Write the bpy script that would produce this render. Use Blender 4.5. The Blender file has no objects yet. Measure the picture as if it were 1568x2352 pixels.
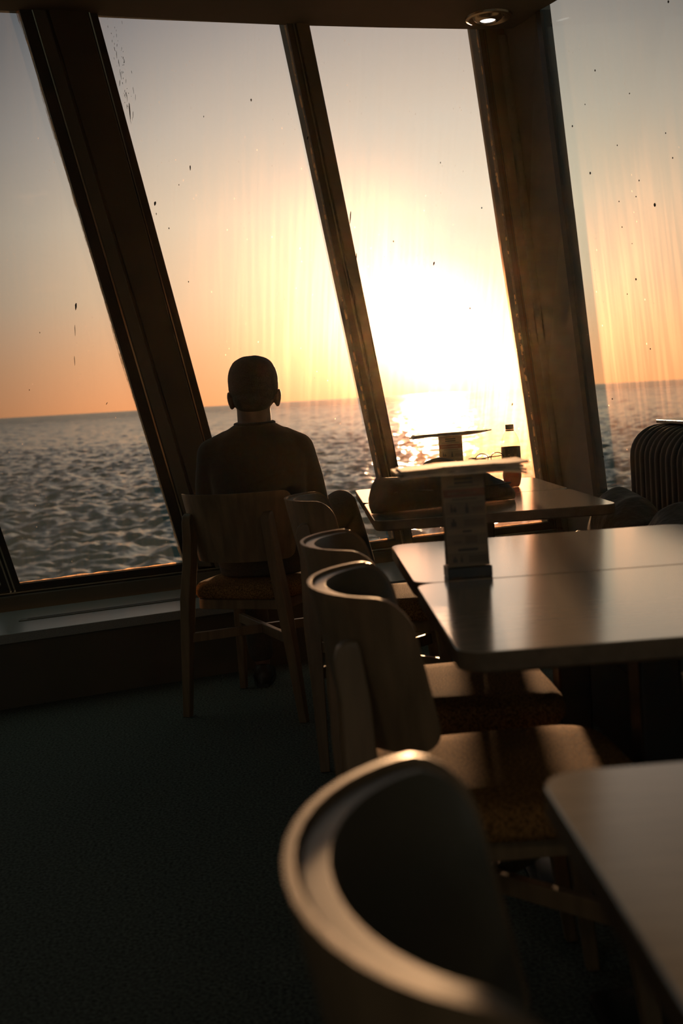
import bpy, bmesh, math, random
from mathutils import Vector, Matrix, noise
PI = math.pi
random.seed(7)
C = bpy.context.scene.collection
scene = bpy.context.scene

# ------------------------------------------------------------------ camera
CAM = Vector((0, 0, 1.11)); FPX = 2700.0
pitch, roll, yaw = math.atan(252 / 2700), .0709, .028
cf = Vector((math.sin(yaw) * math.cos(pitch), math.cos(yaw) * math.cos(pitch), -math.sin(pitch)))
r0 = Vector((math.cos(yaw), -math.sin(yaw), 0)); u0 = r0.cross(cf)
cr = math.cos(roll) * r0 - math.sin(roll) * u0
cu = math.sin(roll) * r0 + math.cos(roll) * u0
cd = bpy.data.cameras.new('camera'); co = bpy.data.objects.new('camera', cd); C.objects.link(co)
co.matrix_world = Matrix(((cr.x, cu.x, -cf.x, CAM.x), (cr.y, cu.y, -cf.y, CAM.y), (cr.z, cu.z, -cf.z, CAM.z), (0, 0, 0, 1)))
cd.sensor_fit = 'HORIZONTAL'; cd.sensor_width = 24; cd.lens = 24 * FPX / 1568
cd.clip_start = .02; cd.clip_end = 60000
cd.dof.use_dof = True; cd.dof.focus_distance = 4.5; cd.dof.aperture_fstop = 4.0
scene.camera = co

# ------------------------------------------------------------------ colour management
vs = scene.view_settings
scene.display_settings.display_device = 'sRGB'
vs.view_transform = 'Standard'; vs.look = 'None'; vs.gamma = 1; vs.exposure = 0.0; vs.use_curve_mapping = False

cy = scene.cycles
cy.max_bounces = 5; cy.diffuse_bounces = 2; cy.glossy_bounces = 3; cy.transmission_bounces = 4; cy.transparent_max_bounces = 12; cy.volume_bounces = 0
cy.caustics_reflective = False; cy.caustics_refractive = True; cy.sample_clamp_indirect = 4; cy.use_adaptive_sampling = True; cy.adaptive_threshold = .035; cy.adaptive_min_samples = 16

# ------------------------------------------------------------------ sky and sun
SUN = Vector((.1131, .9924, .0485)).normalized()
SEAUP = Vector((.01341, -.00353, .9999)).normalized()
w = bpy.data.worlds.new('dusk_sky'); scene.world = w; w.use_nodes = True
nt = w.node_tree; nt.nodes.clear()
def N(t, **k):
    n = nt.nodes.new(t)
    for a, b in k.items(): setattr(n, a, b)
    return n
def ramp(n, stops, interp='LINEAR'):
    n.color_ramp.interpolation = interp
    e = n.color_ramp.elements
    while len(e) > 1: e.remove(e[-1])
    e[0].position = stops[0][0]; e[0].color = tuple(stops[0][1]) + (1,)
    for p, c in stops[1:]:
        q = e.new(p); q.color = tuple(c) + (1,)
tc = N('ShaderNodeTexCoord')
def dotn(v):
    d = N('ShaderNodeVectorMath', operation='DOT_PRODUCT'); nt.links.new(tc.outputs['Generated'], d.inputs[0]); d.inputs[1].default_value = v
    return d.outputs['Value']
ac = N('ShaderNodeMath', operation='ARCCOSINE'); nt.links.new(dotn(SUN), ac.inputs[0])
ang = N('ShaderNodeRGB')
ra = N('ShaderNodeValToRGB'); nt.links.new(ac.outputs[0], ra.inputs[0])
ramp(ra, [(0, (6, 5.4, 4.6)), (.025, (3.4, 3.1, 2.7)), (.050, (1.5, 1.4, 1.2)), (.070, (1.1, 1.0, .82)), (.10, (1.02, .90, .68)),
          (.15, (.98, .79, .56)), (.20, (.90, .70, .48)), (.27, (.72, .565, .40)), (.34, (.44, .37, .285)), (.41, (.20, .19, .16)),
          (.52, (.12, .135, .12)), (.75, (.13, .155, .14)), (1.0, (.20, .235, .205))])
el = N('ShaderNodeValToRGB'); nt.links.new(dotn(SEAUP), el.inputs[0])
ramp(el, [(0, (1.28, .65, .36)), (.04, (1.18, .76, .52)), (.09, (1.04, .91, .80)), (.15, (1.0, 1.0, 1.0)), (.22, (.80, .86, .98)), (.30, (.58, .64, .80)), (.36, (.42, .50, .62)), (.5, (.5, .62, .6)), (1, (.7, .8, .75))])
mx = N('ShaderNodeMix', data_type='RGBA', blend_type='MULTIPLY'); mx.inputs['Factor'].default_value = 1
nt.links.new(ra.outputs[0], mx.inputs['A']); nt.links.new(el.outputs[0], mx.inputs['B'])
bg = N('ShaderNodeBackground'); bg.inputs['Strength'].default_value = 1.0
nt.links.new(mx.outputs['Result'], bg.inputs['Color'])
ow = N('ShaderNodeOutputWorld'); nt.links.new(bg.outputs[0], ow.inputs['Surface'])

sl = bpy.data.lights.new('sun', 'SUN'); sl.energy = 7.5; sl.angle = .03; sl.color = (1, .56, .27)
so = bpy.data.objects.new('sun', sl); C.objects.link(so)
so.rotation_euler = (-SUN).to_track_quat('-Z', 'Y').to_euler(); so.location = (0, 6, 4)

for x, y in ((-1.8, -1.2), (1.6, -1.6), (-.2, -3.0)):   # added warm fill lamps, unseen behind the view, lifting the dark interior
    ll = bpy.data.lights.new('fill_light', 'AREA'); ll.shape = 'DISK'; ll.size = .5; ll.energy = 4.2; ll.color = (1, .82, .58)
    lo = bpy.data.objects.new('fill_light', ll); C.objects.link(lo); lo.location = (x, y, 2.66)

# ------------------------------------------------------------------ materials
M = {}
def mat(name, col, rough=.5, metal=0.0, spec=.5, noise_scale=None, noise_amt=.3, bump=None, sheen=0.0, stretch=(1, 1, 1), coat=0.0, detail=5):
    global nt
    m = bpy.data.materials.new(name); m.use_nodes = True; M[name] = m
    nt = m.node_tree; b = nt.nodes['Principled BSDF']
    b.inputs['Base Color'].default_value = (*col, 1); b.inputs['Roughness'].default_value = rough
    b.inputs['Metallic'].default_value = metal; b.inputs['Specular IOR Level'].default_value = spec
    b.inputs['Sheen Weight'].default_value = sheen; b.inputs['Coat Weight'].default_value = coat; b.inputs['Coat Roughness'].default_value = rough
    if noise_scale:
        t = N('ShaderNodeTexCoord'); mp = N('ShaderNodeMapping'); mp.inputs['Scale'].default_value = stretch
        nt.links.new(t.outputs['Object'], mp.inputs['Vector'])
        n = N('ShaderNodeTexNoise'); n.inputs['Scale'].default_value = noise_scale; n.inputs['Detail'].default_value = detail
        nt.links.new(mp.outputs[0], n.inputs['Vector'])
        r = N('ShaderNodeValToRGB'); nt.links.new(n.outputs['Fac'], r.inputs[0])
        ramp(r, [(.3, [c * (1 - noise_amt) for c in col]), (.7, [min(1, c * (1 + noise_amt)) for c in col])])
        nt.links.new(r.outputs[0], b.inputs['Base Color'])
        if bump:
            bp = N('ShaderNodeBump'); bp.inputs['Strength'].default_value = bump[0]; bp.inputs['Distance'].default_value = bump[1]
            nt.links.new(n.outputs['Fac'], bp.inputs['Height']); nt.links.new(bp.outputs[0], b.inputs['Normal'])
    return m
mat('oak', (.20, .135, .078), .42, noise_scale=6, noise_amt=.25, stretch=(6, 6, .6), spec=.4)
mat('chair_fabric', (.24, .125, .045), .9, noise_scale=230, noise_amt=.8, bump=(.7, .003), spec=0.04)
mat('chair_leather', (.09, .082, .062), .36, noise_scale=300, noise_amt=.1, bump=(.12, .0006), spec=.5)
mat('table_laminate', (.54, .44, .33), .16, noise_scale=9, noise_amt=.12, stretch=(1, 14, 1), bump=(.02, .001), spec=1.0, coat=.8)
mat('table_edge', (.13, .09, .055), .45, noise_scale=40, noise_amt=.2)
mat('dark_metal', (.02, .02, .02), .4, metal=.6)
mat('carpet', (.125, .138, .125), .95, noise_scale=120, noise_amt=.6, bump=(.8, .006), spec=.1, detail=8)
mat('ceiling_paint', (.05, .047, .036), .75, noise_scale=5, noise_amt=.08)
mat('wall_panel', (.085, .070, .048), .55, noise_scale=4, noise_amt=.08)
mat('pillar_paint', (.075, .062, .043), .6, noise_scale=5, noise_amt=.08)
mat('rubber', (.012, .012, .011), .5)
mat('trim_grey', (.11, .10, .075), .42, noise_scale=6, noise_amt=.08)
mat('bead_metal', (.55, .47, .36), .22, metal=1)
mat('shelf_laminate', (.26, .26, .25), .30, noise_scale=260, noise_amt=.2, bump=(.12, .0006), spec=1.0)
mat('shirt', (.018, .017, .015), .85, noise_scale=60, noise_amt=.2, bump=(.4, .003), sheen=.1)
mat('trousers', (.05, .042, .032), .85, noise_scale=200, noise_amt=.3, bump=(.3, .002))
mat('shoe', (.02, .018, .016), .5, noise_scale=50)
mat('skin', (.17, .095, .06), .5, noise_scale=30, noise_amt=.1)
mat('hair', (.012, .009, .007), .65, noise_scale=250, noise_amt=.4, bump=(.9, .004))
mat('bag_cloth', (.020, .018, .015), .7, noise_scale=25, noise_amt=.3, bump=(.5, .008))
mat('coat_cloth', (.016, .016, .015), .65, noise_scale=18, noise_amt=.4, bump=(.8, .012), sheen=.1)
mat('coat_lining', (.10, .08, .05), .8, noise_scale=150, noise_amt=.5, bump=(.6, .003))
mat('bench_leather', (.014, .018, .017), .6, noise_scale=200, noise_amt=.15, bump=(.1, .0006), spec=.2)
mat('bench_ledge', (.10, .09, .075), .3, noise_scale=30)
mat('paper', (.55, .48, .40), .7, noise_scale=30, noise_amt=.06)
mat('newsprint', (.42, .36, .30), .75, noise_scale=45, noise_amt=.5, stretch=(1, 4, 1))
mat('card', (.22, .17, .115), .6, noise_scale=20, noise_amt=.05)
mat('card_band', (.16, .07, .04), .6)
mat('card_row', (.17, .13, .09), .6)
mat('ink', (.05, .05, .045), .6)
mat('faint_ink', (.12, .095, .065), .6)
mat('black_plastic', (.012, .012, .012), .35)
mat('label_print', (.14, .11, .07), .5)
mat('label_black', (.012, .011, .010), .4)
for k_ in ('table_laminate',): M[k_].node_tree.nodes['Principled BSDF'].inputs['Coat IOR'].default_value = 2.0
mat('ring_metal', (.35, .28, .2), .25, metal=.9)
mat('spectacle', (.03, .025, .02), .15, spec=.8)
def emit(name, col, s):
    global nt
    m = bpy.data.materials.new(name); m.use_nodes = True; nt = m.node_tree; nt.nodes.clear(); M[name] = m
    e = N('ShaderNodeEmission'); e.inputs[0].default_value = (*col, 1); e.inputs[1].default_value = s
    o = N('ShaderNodeOutputMaterial'); nt.links.new(e.outputs[0], o.inputs[0])
emit('lamp_glow', (1, .97, .92), 3.0)

def clear_mat(name, tint, fres=.06, rough=.05):
    global nt
    m = bpy.data.materials.new(name); m.use_nodes = True; nt = m.node_tree; nt.nodes.clear(); M[name] = m
    t = N('ShaderNodeBsdfTransparent'); t.inputs[0].default_value = (*tint, 1)
    g = N('ShaderNodeBsdfGlossy'); g.inputs['Roughness'].default_value = rough
    lw = N('ShaderNodeLayerWeight'); lw.inputs['Blend'].default_value = .35
    mr = N('ShaderNodeMapRange'); mr.inputs['To Min'].default_value = fres; mr.inputs['To Max'].default_value = .8; nt.links.new(lw.outputs['Facing'], mr.inputs['Value'])
    pw = N('ShaderNodeMath', operation='POWER'); pw.inputs[1].default_value = 2.5; nt.links.new(mr.outputs[0], pw.inputs[0])
    mx = N('ShaderNodeMixShader'); nt.links.new(pw.outputs[0], mx.inputs[0]); nt.links.new(t.outputs[0], mx.inputs[1]); nt.links.new(g.outputs[0], mx.inputs[2])
    o = N('ShaderNodeOutputMaterial'); nt.links.new(mx.outputs[0], o.inputs[0])
clear_mat('bottle_plastic', (.96, .93, .88), .1)
clear_mat('cola', (.10, .025, .010), .1)

# salt-stained window glass: clear, with a thin film of salt that scatters the light falling on it
def glass(name, film, streak, tint, haze):
    global nt
    m = bpy.data.materials.new(name); m.use_nodes = True; nt = m.node_tree; nt.nodes.clear(); M[name] = m
    t = N('ShaderNodeTexCoord')
    def noi(scale, st, detail=4):
        mp = N('ShaderNodeMapping'); mp.inputs['Scale'].default_value = st; nt.links.new(t.outputs['Object'], mp.inputs['Vector'])
        n = N('ShaderNodeTexNoise'); n.inputs['Scale'].default_value = scale; n.inputs['Detail'].default_value = detail
        nt.links.new(mp.outputs[0], n.inputs['Vector']); return n.outputs['Fac']
    def rng(src, a, b, c, d):
        r = N('ShaderNodeMapRange'); r.inputs['From Min'].default_value = a; r.inputs['From Max'].default_value = b
        r.inputs['To Min'].default_value = c; r.inputs['To Max'].default_value = d; nt.links.new(src, r.inputs['Value']); return r.outputs[0]
    def add(a, b):
        x = N('ShaderNodeMath', operation='ADD'); nt.links.new(a, x.inputs[0]); nt.links.new(b, x.inputs[1]); return x.outputs[0]
    s = rng(noi(14, (3, 1, .12), 6), .42, .72, 0, streak)
    cl = rng(noi(1.6, (1, 1, .7), 3), .35, .75, film * .6, film * 1.5)
    v = N('ShaderNodeTexVoronoi'); v.inputs['Scale'].default_value = 34
    mp = N('ShaderNodeMapping'); mp.inputs['Scale'].default_value = (1, 1, .55); nt.links.new(t.outputs['Object'], mp.inputs['Vector']); nt.links.new(mp.outputs[0], v.inputs['Vector'])
    sp = rng(v.outputs['Distance'], .035, .09, .35, 0)
    msk = rng(noi(4, (1, 1, 1)), .5, .62, 0, 1)
    mm = N('ShaderNodeMath', operation='MULTIPLY'); nt.links.new(sp, mm.inputs[0]); nt.links.new(msk, mm.inputs[1])
    fac = add(add(s, cl), mm.outputs[0])
    tr = N('ShaderNodeBsdfTransparent'); tr.inputs[0].default_value = (*tint, 1)
    t1 = N('ShaderNodeBsdfTranslucent'); t1.inputs[0].default_value = (.85, .8, .72, 1)
    t2 = N('ShaderNodeBsdfRefraction'); t2.inputs['IOR'].default_value = 1.16; t2.inputs['Roughness'].default_value = .62; t2.inputs[0].default_value = (1, .60, .42, 1)
    tl = N('ShaderNodeMixShader'); tl.inputs[0].default_value = haze; nt.links.new(t1.outputs[0], tl.inputs[1]); nt.links.new(t2.outputs[0], tl.inputs[2])
    mx = N('ShaderNodeMixShader'); nt.links.new(fac, mx.inputs[0]); nt.links.new(tr.outputs[0], mx.inputs[1]); nt.links.new(tl.outputs[0], mx.inputs[2])
    gl = N('ShaderNodeBsdfGlossy'); gl.inputs['Roughness'].default_value = .03
    m2 = N('ShaderNodeMixShader'); m2.inputs[0].default_value = .025
    nt.links.new(mx.outputs[0], m2.inputs[1]); nt.links.new(gl.outputs[0], m2.inputs[2])
    o = N('ShaderNodeOutputMaterial'); nt.links.new(m2.outputs[0], o.inputs[0])
glass('glass_film', .016, .012, (.985, .985, .985), .62)
glass('glass_side', .018, .016, (.83, .86, .855), .28)

def crust():
    global nt
    m = bpy.data.materials.new('salt_crust'); m.use_nodes = True; nt = m.node_tree; nt.nodes.clear(); M['salt_crust'] = m
    t = N('ShaderNodeBsdfTransparent'); a = N('ShaderNodeBsdfTranslucent'); a.inputs[0].default_value = (.9, .55, .3, 1)
    tc_ = N('ShaderNodeTexCoord'); n = N('ShaderNodeTexNoise'); n.inputs['Scale'].default_value = 25; nt.links.new(tc_.outputs['Object'], n.inputs['Vector'])
    r = N('ShaderNodeMapRange'); r.inputs['From Min'].default_value = .35; r.inputs['From Max'].default_value = .7; r.inputs['To Min'].default_value = .12; r.inputs['To Max'].default_value = .5
    nt.links.new(n.outputs['Fac'], r.inputs['Value'])
    x = N('ShaderNodeMixShader'); nt.links.new(r.outputs[0], x.inputs[0]); nt.links.new(t.outputs[0], x.inputs[1]); nt.links.new(a.outputs[0], x.inputs[2])
    o = N('ShaderNodeOutputMaterial'); nt.links.new(x.outputs[0], o.inputs[0])
crust()
def sea_mat():
    global nt
    m = bpy.data.materials.new('sea_water'); m.use_nodes = True; nt = m.node_tree; M['sea_water'] = m
    b = nt.nodes['Principled BSDF']; b.inputs['Base Color'].default_value = (.022, .056, .060, 1)
    b.inputs['Specular Tint'].default_value = (.46, .70, .77, 1); b.inputs['Roughness'].default_value = .10; b.inputs['IOR'].default_value = 1.33
    t = N('ShaderNodeTexCoord')
    def noi(scale, st, d, detail, rg=.5):
        mp = N('ShaderNodeMapping'); mp.inputs['Scale'].default_value = st; mp.inputs['Rotation'].default_value = (0, 0, .2)
        nt.links.new(t.outputs['Object'], mp.inputs['Vector'])
        n = N('ShaderNodeTexNoise'); n.inputs['Scale'].default_value = scale; n.inputs['Detail'].default_value = detail; n.inputs['Roughness'].default_value = rg
        nt.links.new(mp.outputs[0], n.inputs['Vector'])
        mu = N('ShaderNodeMath', operation='MULTIPLY'); mu.inputs[1].default_value = d; nt.links.new(n.outputs['Fac'], mu.inputs[0]); return mu.outputs[0]
    a = noi(.6, (1, 1.3, 1), .12, 3, .5); c = noi(2.2, (1, 1.4, 1), .05, 3, .55)
    ad = N('ShaderNodeMath', operation='ADD'); nt.links.new(a, ad.inputs[0]); nt.links.new(c, ad.inputs[1])
    ln = N('ShaderNodeVectorMath', operation='LENGTH'); nt.links.new(t.outputs['Object'], ln.inputs[0])
    rg_ = N('ShaderNodeMapRange'); rg_.inputs['From Min'].default_value = 100; rg_.inputs['From Max'].default_value = 3000; rg_.inputs['To Min'].default_value = .13; rg_.inputs['To Max'].default_value = .30
    nt.links.new(ln.outputs['Value'], rg_.inputs['Value']); nt.links.new(rg_.outputs[0], b.inputs['Roughness'])
    bp = N('ShaderNodeBump'); bp.inputs['Strength'].default_value = 1; bp.inputs['Distance'].default_value = 1.0
    nt.links.new(ad.outputs[0], bp.inputs['Height']); nt.links.new(bp.outputs[0], b.inputs['Normal'])
sea_mat()

# ------------------------------------------------------------------ helpers
def ray(px, py): return (cf + cr * ((px - 784) / FPX) - cu * ((py - 1176) / FPX))
def onz(px, py, z):
    v = ray(px, py); return CAM + v * ((z - CAM.z) / v.z)
def onplane(px, py, P, n):
    v = ray(px, py); return CAM + v * ((P - CAM).dot(n) / v.dot(n))
def obj(name, bm, m, parent=None, smooth=True, bevel=0, seg=2, loc=None, angle=.7):
    me = bpy.data.meshes.new(name); bmesh.ops.recalc_face_normals(bm, faces=bm.faces); bm.to_mesh(me); bm.free()
    o = bpy.data.objects.new(name, me); C.objects.link(o)
    for x in (m if isinstance(m, (list, tuple)) else [m]): me.materials.append(M[x])
    if smooth:
        me.polygons.foreach_set('use_smooth', [True] * len(me.polygons))
        me.set_sharp_from_angle(angle=angle)
    if bevel:
        b = o.modifiers.new('bevel', 'BEVEL'); b.width = bevel; b.segments = seg; b.limit_method = 'ANGLE'; b.angle_limit = .6
        b.harden_normals = False
    if parent is not None: o.parent = parent
    if loc is not None: o.location = loc
    return o
def thing(name, label, cat, loc=(0, 0, 0), rz=0, group=None):
    o = bpy.data.objects.new(name, None); C.objects.link(o); o.location = loc; o.rotation_euler = (0, 0, rz)
    o.empty_display_size = .1; o['label'] = label; o['category'] = cat
    if group: o['group'] = group
    return o
def struct(o): o['kind'] = 'structure'; return o
def tag(o, label, cat, group=None, kind=None):
    o['label'] = label; o['category'] = cat
    if group: o['group'] = group
    if kind: o['kind'] = kind
    return o
def BM(): return bmesh.new()
def box(bm, x0, x1, y0, y1, z0, z1):
    v = [bm.verts.new(p) for p in ((x0, y0, z0), (x1, y0, z0), (x1, y1, z0), (x0, y1, z0), (x0, y0, z1), (x1, y0, z1), (x1, y1, z1), (x0, y1, z1))]
    for f in ((0, 3, 2, 1), (4, 5, 6, 7), (0, 1, 5, 4), (1, 2, 6, 5), (2, 3, 7, 6), (3, 0, 4, 7)): bm.faces.new([v[i] for i in f])
def loft(bm, rings, cap=True):
    R = [[bm.verts.new(p) for p in r] for r in rings]
    n = len(R[0])
    for a, b in zip(R, R[1:]):
        for i in range(n): bm.faces.new((a[i], a[(i + 1) % n], b[(i + 1) % n], b[i]))
    if cap: bm.faces.new(R[0][::-1]); bm.faces.new(R[-1])
    return R
def prism(bm, pts, off):
    off = Vector(off); loft(bm, [[Vector(p) for p in pts], [Vector(p) + off for p in pts]])
def lathe(bm, prof, n=32, c=(0, 0), cap=True):
    loft(bm, [[(c[0] + r * math.cos(2 * PI * i / n), c[1] + r * math.sin(2 * PI * i / n), z) for i in range(n)] for r, z in prof], cap)
def ellipsoid(bm, c, r, rot=None, nu=24, nv=14):
    m = Matrix.Translation(c) @ (rot.to_4x4() if rot else Matrix.Identity(4)) @ Matrix.Diagonal((*r, 1))
    bmesh.ops.create_uvsphere(bm, u_segments=nu, v_segments=nv, radius=1, matrix=m)
def limb(bm, pts, n=16):
    """tapered limb through (x,y,z,r) points, round ends"""
    P = [Vector(p[:3]) for p in pts]; R = [p[3] for p in pts]
    for i in range(len(P)):
        ellipsoid(bm, P[i], (R[i],) * 3, nu=n, nv=max(6, n // 2))
    for i in range(len(P) - 1):
        d = (P[i + 1] - P[i]).normalized(); a = d.orthogonal().normalized(); b = d.cross(a)
        loft(bm, [[P[k] + (a * math.cos(2 * PI * j / n) + b * math.sin(2 * PI * j / n)) * R[k] for j in range(n)] for k in (i, i + 1)])
def tube(bm, pts, r, n=8, closed=False):
    P = [Vector(p) for p in pts]; rings = []
    for i, p in enumerate(P):
        d = (P[min(i + 1, len(P) - 1)] - P[max(i - 1, 0)]).normalized()
        a = d.cross(Vector((.13, .21, .97))).normalized(); b = d.cross(a)
        rr = r if not isinstance(r, (list, tuple)) else r[i]
        rings.append([p + (a * math.cos(2 * PI * j / n) + b * math.sin(2 * PI * j / n)) * rr for j in range(n)])
    loft(bm, rings)
def fuse(o, voxel, smooth=6):
    r = o.modifiers.new('remesh', 'REMESH'); r.mode = 'VOXEL'; r.voxel_size = voxel; r.use_smooth_shade = True
    s = o.modifiers.new('smooth', 'SMOOTH'); s.iterations = smooth; s.factor = .5
def bars(bm, path, wt, n=None):
    """tapered rectangular bar: path = list of (x,y,z,wx,wy)"""
    loft(bm, [[(x - wx / 2, y - wy / 2, z), (x + wx / 2, y - wy / 2, z), (x + wx / 2, y + wy / 2, z), (x - wx / 2, y + wy / 2, z)] for x, y, z, wx, wy in path])

# ------------------------------------------------------------------ the room: floor, ceiling, raked window wall
CZ = 2.69
SD = Vector((math.cos(math.radians(19.5)), math.sin(math.radians(19.5)), 0))   # along the window wall
P0 = Vector((0, 5.72, .41)); P1 = Vector((0, 5.045, CZ))
WN = SD.cross(P1 - P0).normalized()
if WN.y > 0: WN = -WN                                # points into the room
UP = WN.cross(SD).normalized()
if UP.z < 0: UP = -UP
def W(px, py): return onplane(px, py, P0, WN)
def wall_z(x, z):    # point of the window plane above/below z at distance x along it
    p = P0.lerp(P1, (z - .41) / (CZ - .41)); return p + SD * x


# ceiling: its far edge meets the glass
T4 = onz(1240, 23, CZ); S4 = (onz(1279.6, 0, CZ) - T4).normalized()
edge = [onz(0, 29, CZ), onz(330, 44.5, CZ), onz(658, 57.7, CZ), onz(880, 63.5, CZ), onz(1096, 67.3, CZ), onz(1180, 68.5, CZ)]
lft = edge[0] - (edge[1] - edge[0]).normalized() * 3.6
ce = [Vector((-5, -4, CZ)), Vector((5, -4, CZ)), T4 + S4 * 9, T4, edge[5] + Vector((.0, -.02, 0))] + edge[4::-1] + [lft]
bm = BM(); f = bm.faces.new([bm.verts.new(p) for p in ce])
r = bmesh.ops.extrude_face_region(bm, geom=[f]); bmesh.ops.translate(bm, vec=(0, 0, .12), verts=[v for v in r['geom'] if isinstance(v, bmesh.types.BMVert)])
struct(obj('ceiling', bm, 'ceiling_paint', smooth=False))

# panes: corners of each opening (top-left, top-right, bottom-right, bottom-left) where they stand on the raked wall
def ext(a, b, y): return (a[0] + (b[0] - a[0]) * (y - a[1]) / (b[1] - a[1]), y)
lines = {   # left line, right line (two points each), bottom y at left/right
    1: (((-408, 20), (5, 1349)), None),
}
YT = -12
def quad(L, Rr, bl, br): return [W(*ext(*L, YT)), W(*ext(*Rr, YT)), W(*br), W(*bl)]
panes = {
    1: quad(((-1150, 20), (-560, 1415)), ((-462, 20), (2, 1343)), (-560, 1415), (3, 1346)),
    2: quad(((-408, 20), (45, 1341)), ((46, 31), (423, 1293)), (46, 1341), (424, 1294)),
    3: quad(((226, 42), (484.5, 999)), ((658, 59), (881, 1118)), (561, 1281), (906, 1239)),
    4: quad(((710, 60), (911, 1063)), ((1097, 68), (1245, 1101)), (947, 1235), (1259, 1199)),
}
# frame of the wall for local coordinates
def basis(P, sx, nrm):
    up = nrm.cross(sx).normalized()
    if up.z < 0: up = -up
    return Matrix(((sx.x, nrm.x, up.x, P.x), (sx.y, nrm.y, up.y, P.y), (sx.z, nrm.z, up.z, P.z), (0, 0, 0, 1)))
WB = basis(P0, SD, WN); WBi = WB.inverted()
def slab(name, pts, back, front, m, parent=None, bevel=.0, Bi=None, B=None):
    """polygon on the wall plane with thickness from `back` (outside) to `front` (room side)"""
    Bi = Bi or WBi; B = B or WB
    q = [Bi @ p for p in pts]; bm = BM()
    loft(bm, [[Vector((p.x, back, p.z)) for p in q], [Vector((p.x, front, p.z)) for p in q]])
    o = obj(name, bm, m, parent, smooth=False, bevel=bevel, seg=2)
    o.matrix_world = B
    if parent is not None: o.matrix_parent_inverse = Matrix.Identity(4)
    return o
def px(*pp): return [W(*p) for p in pp]
def lerp2(a, b, t): return a + (b - a) * t
def inset_quad(Q, d):
    """shrink (d>0) a quad of the wall plane by d metres"""
    out = []
    for i in range(4):
        p, a, b = Q[i], Q[i - 1], Q[(i + 1) % 4]
        e1 = (a - p).normalized(); e2 = (b - p).normalized(); s = e1.cross(e2).length
        out.append(p + (e1 + e2) * (d / s))
    return out
def window(n, Q, m, B=None, Bi=None, specks=()):
    return window_(n, Q, m, B, Bi)
def edge_salt(win, Q, k0, k1, w0, w1, seed):
    random.seed(seed); a, b = Q[k0], Q[k1]; inw = ((Q[(k1 + 1) % 4] - b).normalized() if k0 == 1 else (Q[(k0 - 1) % 4] - a).normalized())
    n_ = 26; outer = [a.lerp(b, i / n_) for i in range(n_ + 1)]; inner = [a.lerp(b, i / n_) + inw * random.uniform(w0, w1) for i in range(n_ + 1)]
    slab('salt_crust', outer + inner[::-1], -.0095, -.0085, 'salt_crust', win)
def window_(n, Q, m, B=None, Bi=None):
    win = bpy.data.objects.new('window_%d' % n, None); C.objects.link(win); struct(win)
    kw = dict(B=B, Bi=Bi)
    slab('glass_pane', inset_quad(Q, -.012), -.016, -.010, m, win, **kw)
    O = inset_quad(Q, -.045); I = Q
    for i, nm in enumerate(('frame_head', 'frame_side', 'frame_sill', 'frame_side')):
        j = (i + 1) % 4
        slab(nm, [O[i], O[j], I[j], I[i]], -.018, .006, 'rubber', win, bevel=.002, **kw)
    O2 = inset_quad(Q, -.052)
    for i in (1, 2, 3):
        j = (i + 1) % 4
        slab('frame_bead', [O2[i], O2[j], O[j], O[i]], -.03, .010, 'bead_metal' if i != 2 else 'trim_grey', win, **kw)
    return win
for n, Q in panes.items():
    wn_ = window(n, Q, 'glass_film')
    edge_salt(wn_, Q, 1, 2, .004, .014, n); edge_salt(wn_, Q, 2, 3, .003, .010, n + 9)

# solid wall between and below the panes
Z = lambda L: [W(*p) for p in L]
def xL(L, y): return ext(*L, y)
P1R = ((46, 31), (423, 1293)); P2L = ((226, 42), (484.5, 999)); P2R = ((658, 59), (881, 1118)); P3L = ((710, 60), (911, 1063)); P3R = ((1097, 68), (1245, 1101))
P0R = ((-462, 20), (2, 1343)); P1L = ((-408, 20), (45, 1341))
def shift(L, d): return tuple((a + d, b) for a, b in L)
def strip(name, L, d0, R_, d1, y0, y1, back, front, m, bevel=0.0):
    a, b = shift(L, d0), shift(R_, d1)
    return struct(slab(name, Z([xL(a, y0), xL(b, y0), xL(b, y1), xL(a, y1)]), back, front, m, bevel=bevel))
strip('trim_1', P0R, 4, P1L, -4, YT, 1420, -.12, -.004, 'wall_panel')
strip('trim_2', P1R, 6, P2L, -6, YT, 1330, -.12, -.004, 'wall_panel')
strip('trim_3', P2R, 5, P3L, -5, YT, 1260, -.12, -.004, 'wall_panel')
strip('trim_4', P3R, 5, P3R, 75, YT, 1230, -.12, -.004, 'wall_panel')
# raised cover panels on the mullions, with their bright edge strips
strip('trim_5', P1R, 66, P2L, -24, YT, 1300, -.004, .022, 'pillar_paint', .004)
strip('trim_6', P1R, 30, P1R, 60, YT, 1300, -.004, .014, 'trim_grey', .005)
strip('trim_7', P2L, -21, P2L, -18, YT, 1290, -.004, .016, 'bead_metal')
strip('trim_8', P2R, 20, P3L, -3, YT, 1250, -.004, .018, 'wall_panel', .004)
strip('trim_9', P2R, 13, P2R, 16, YT, 1250, -.004, .014, 'trim_grey')
strip('trim_10', P3R, 16, P3R, 40, YT, 1225, -.004, .014, 'wall_panel', .004)
strip('trim_11', P3R, 9.5, P3R, 11.5, YT, 1225, -.004, .012, 'bead_metal')
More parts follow.
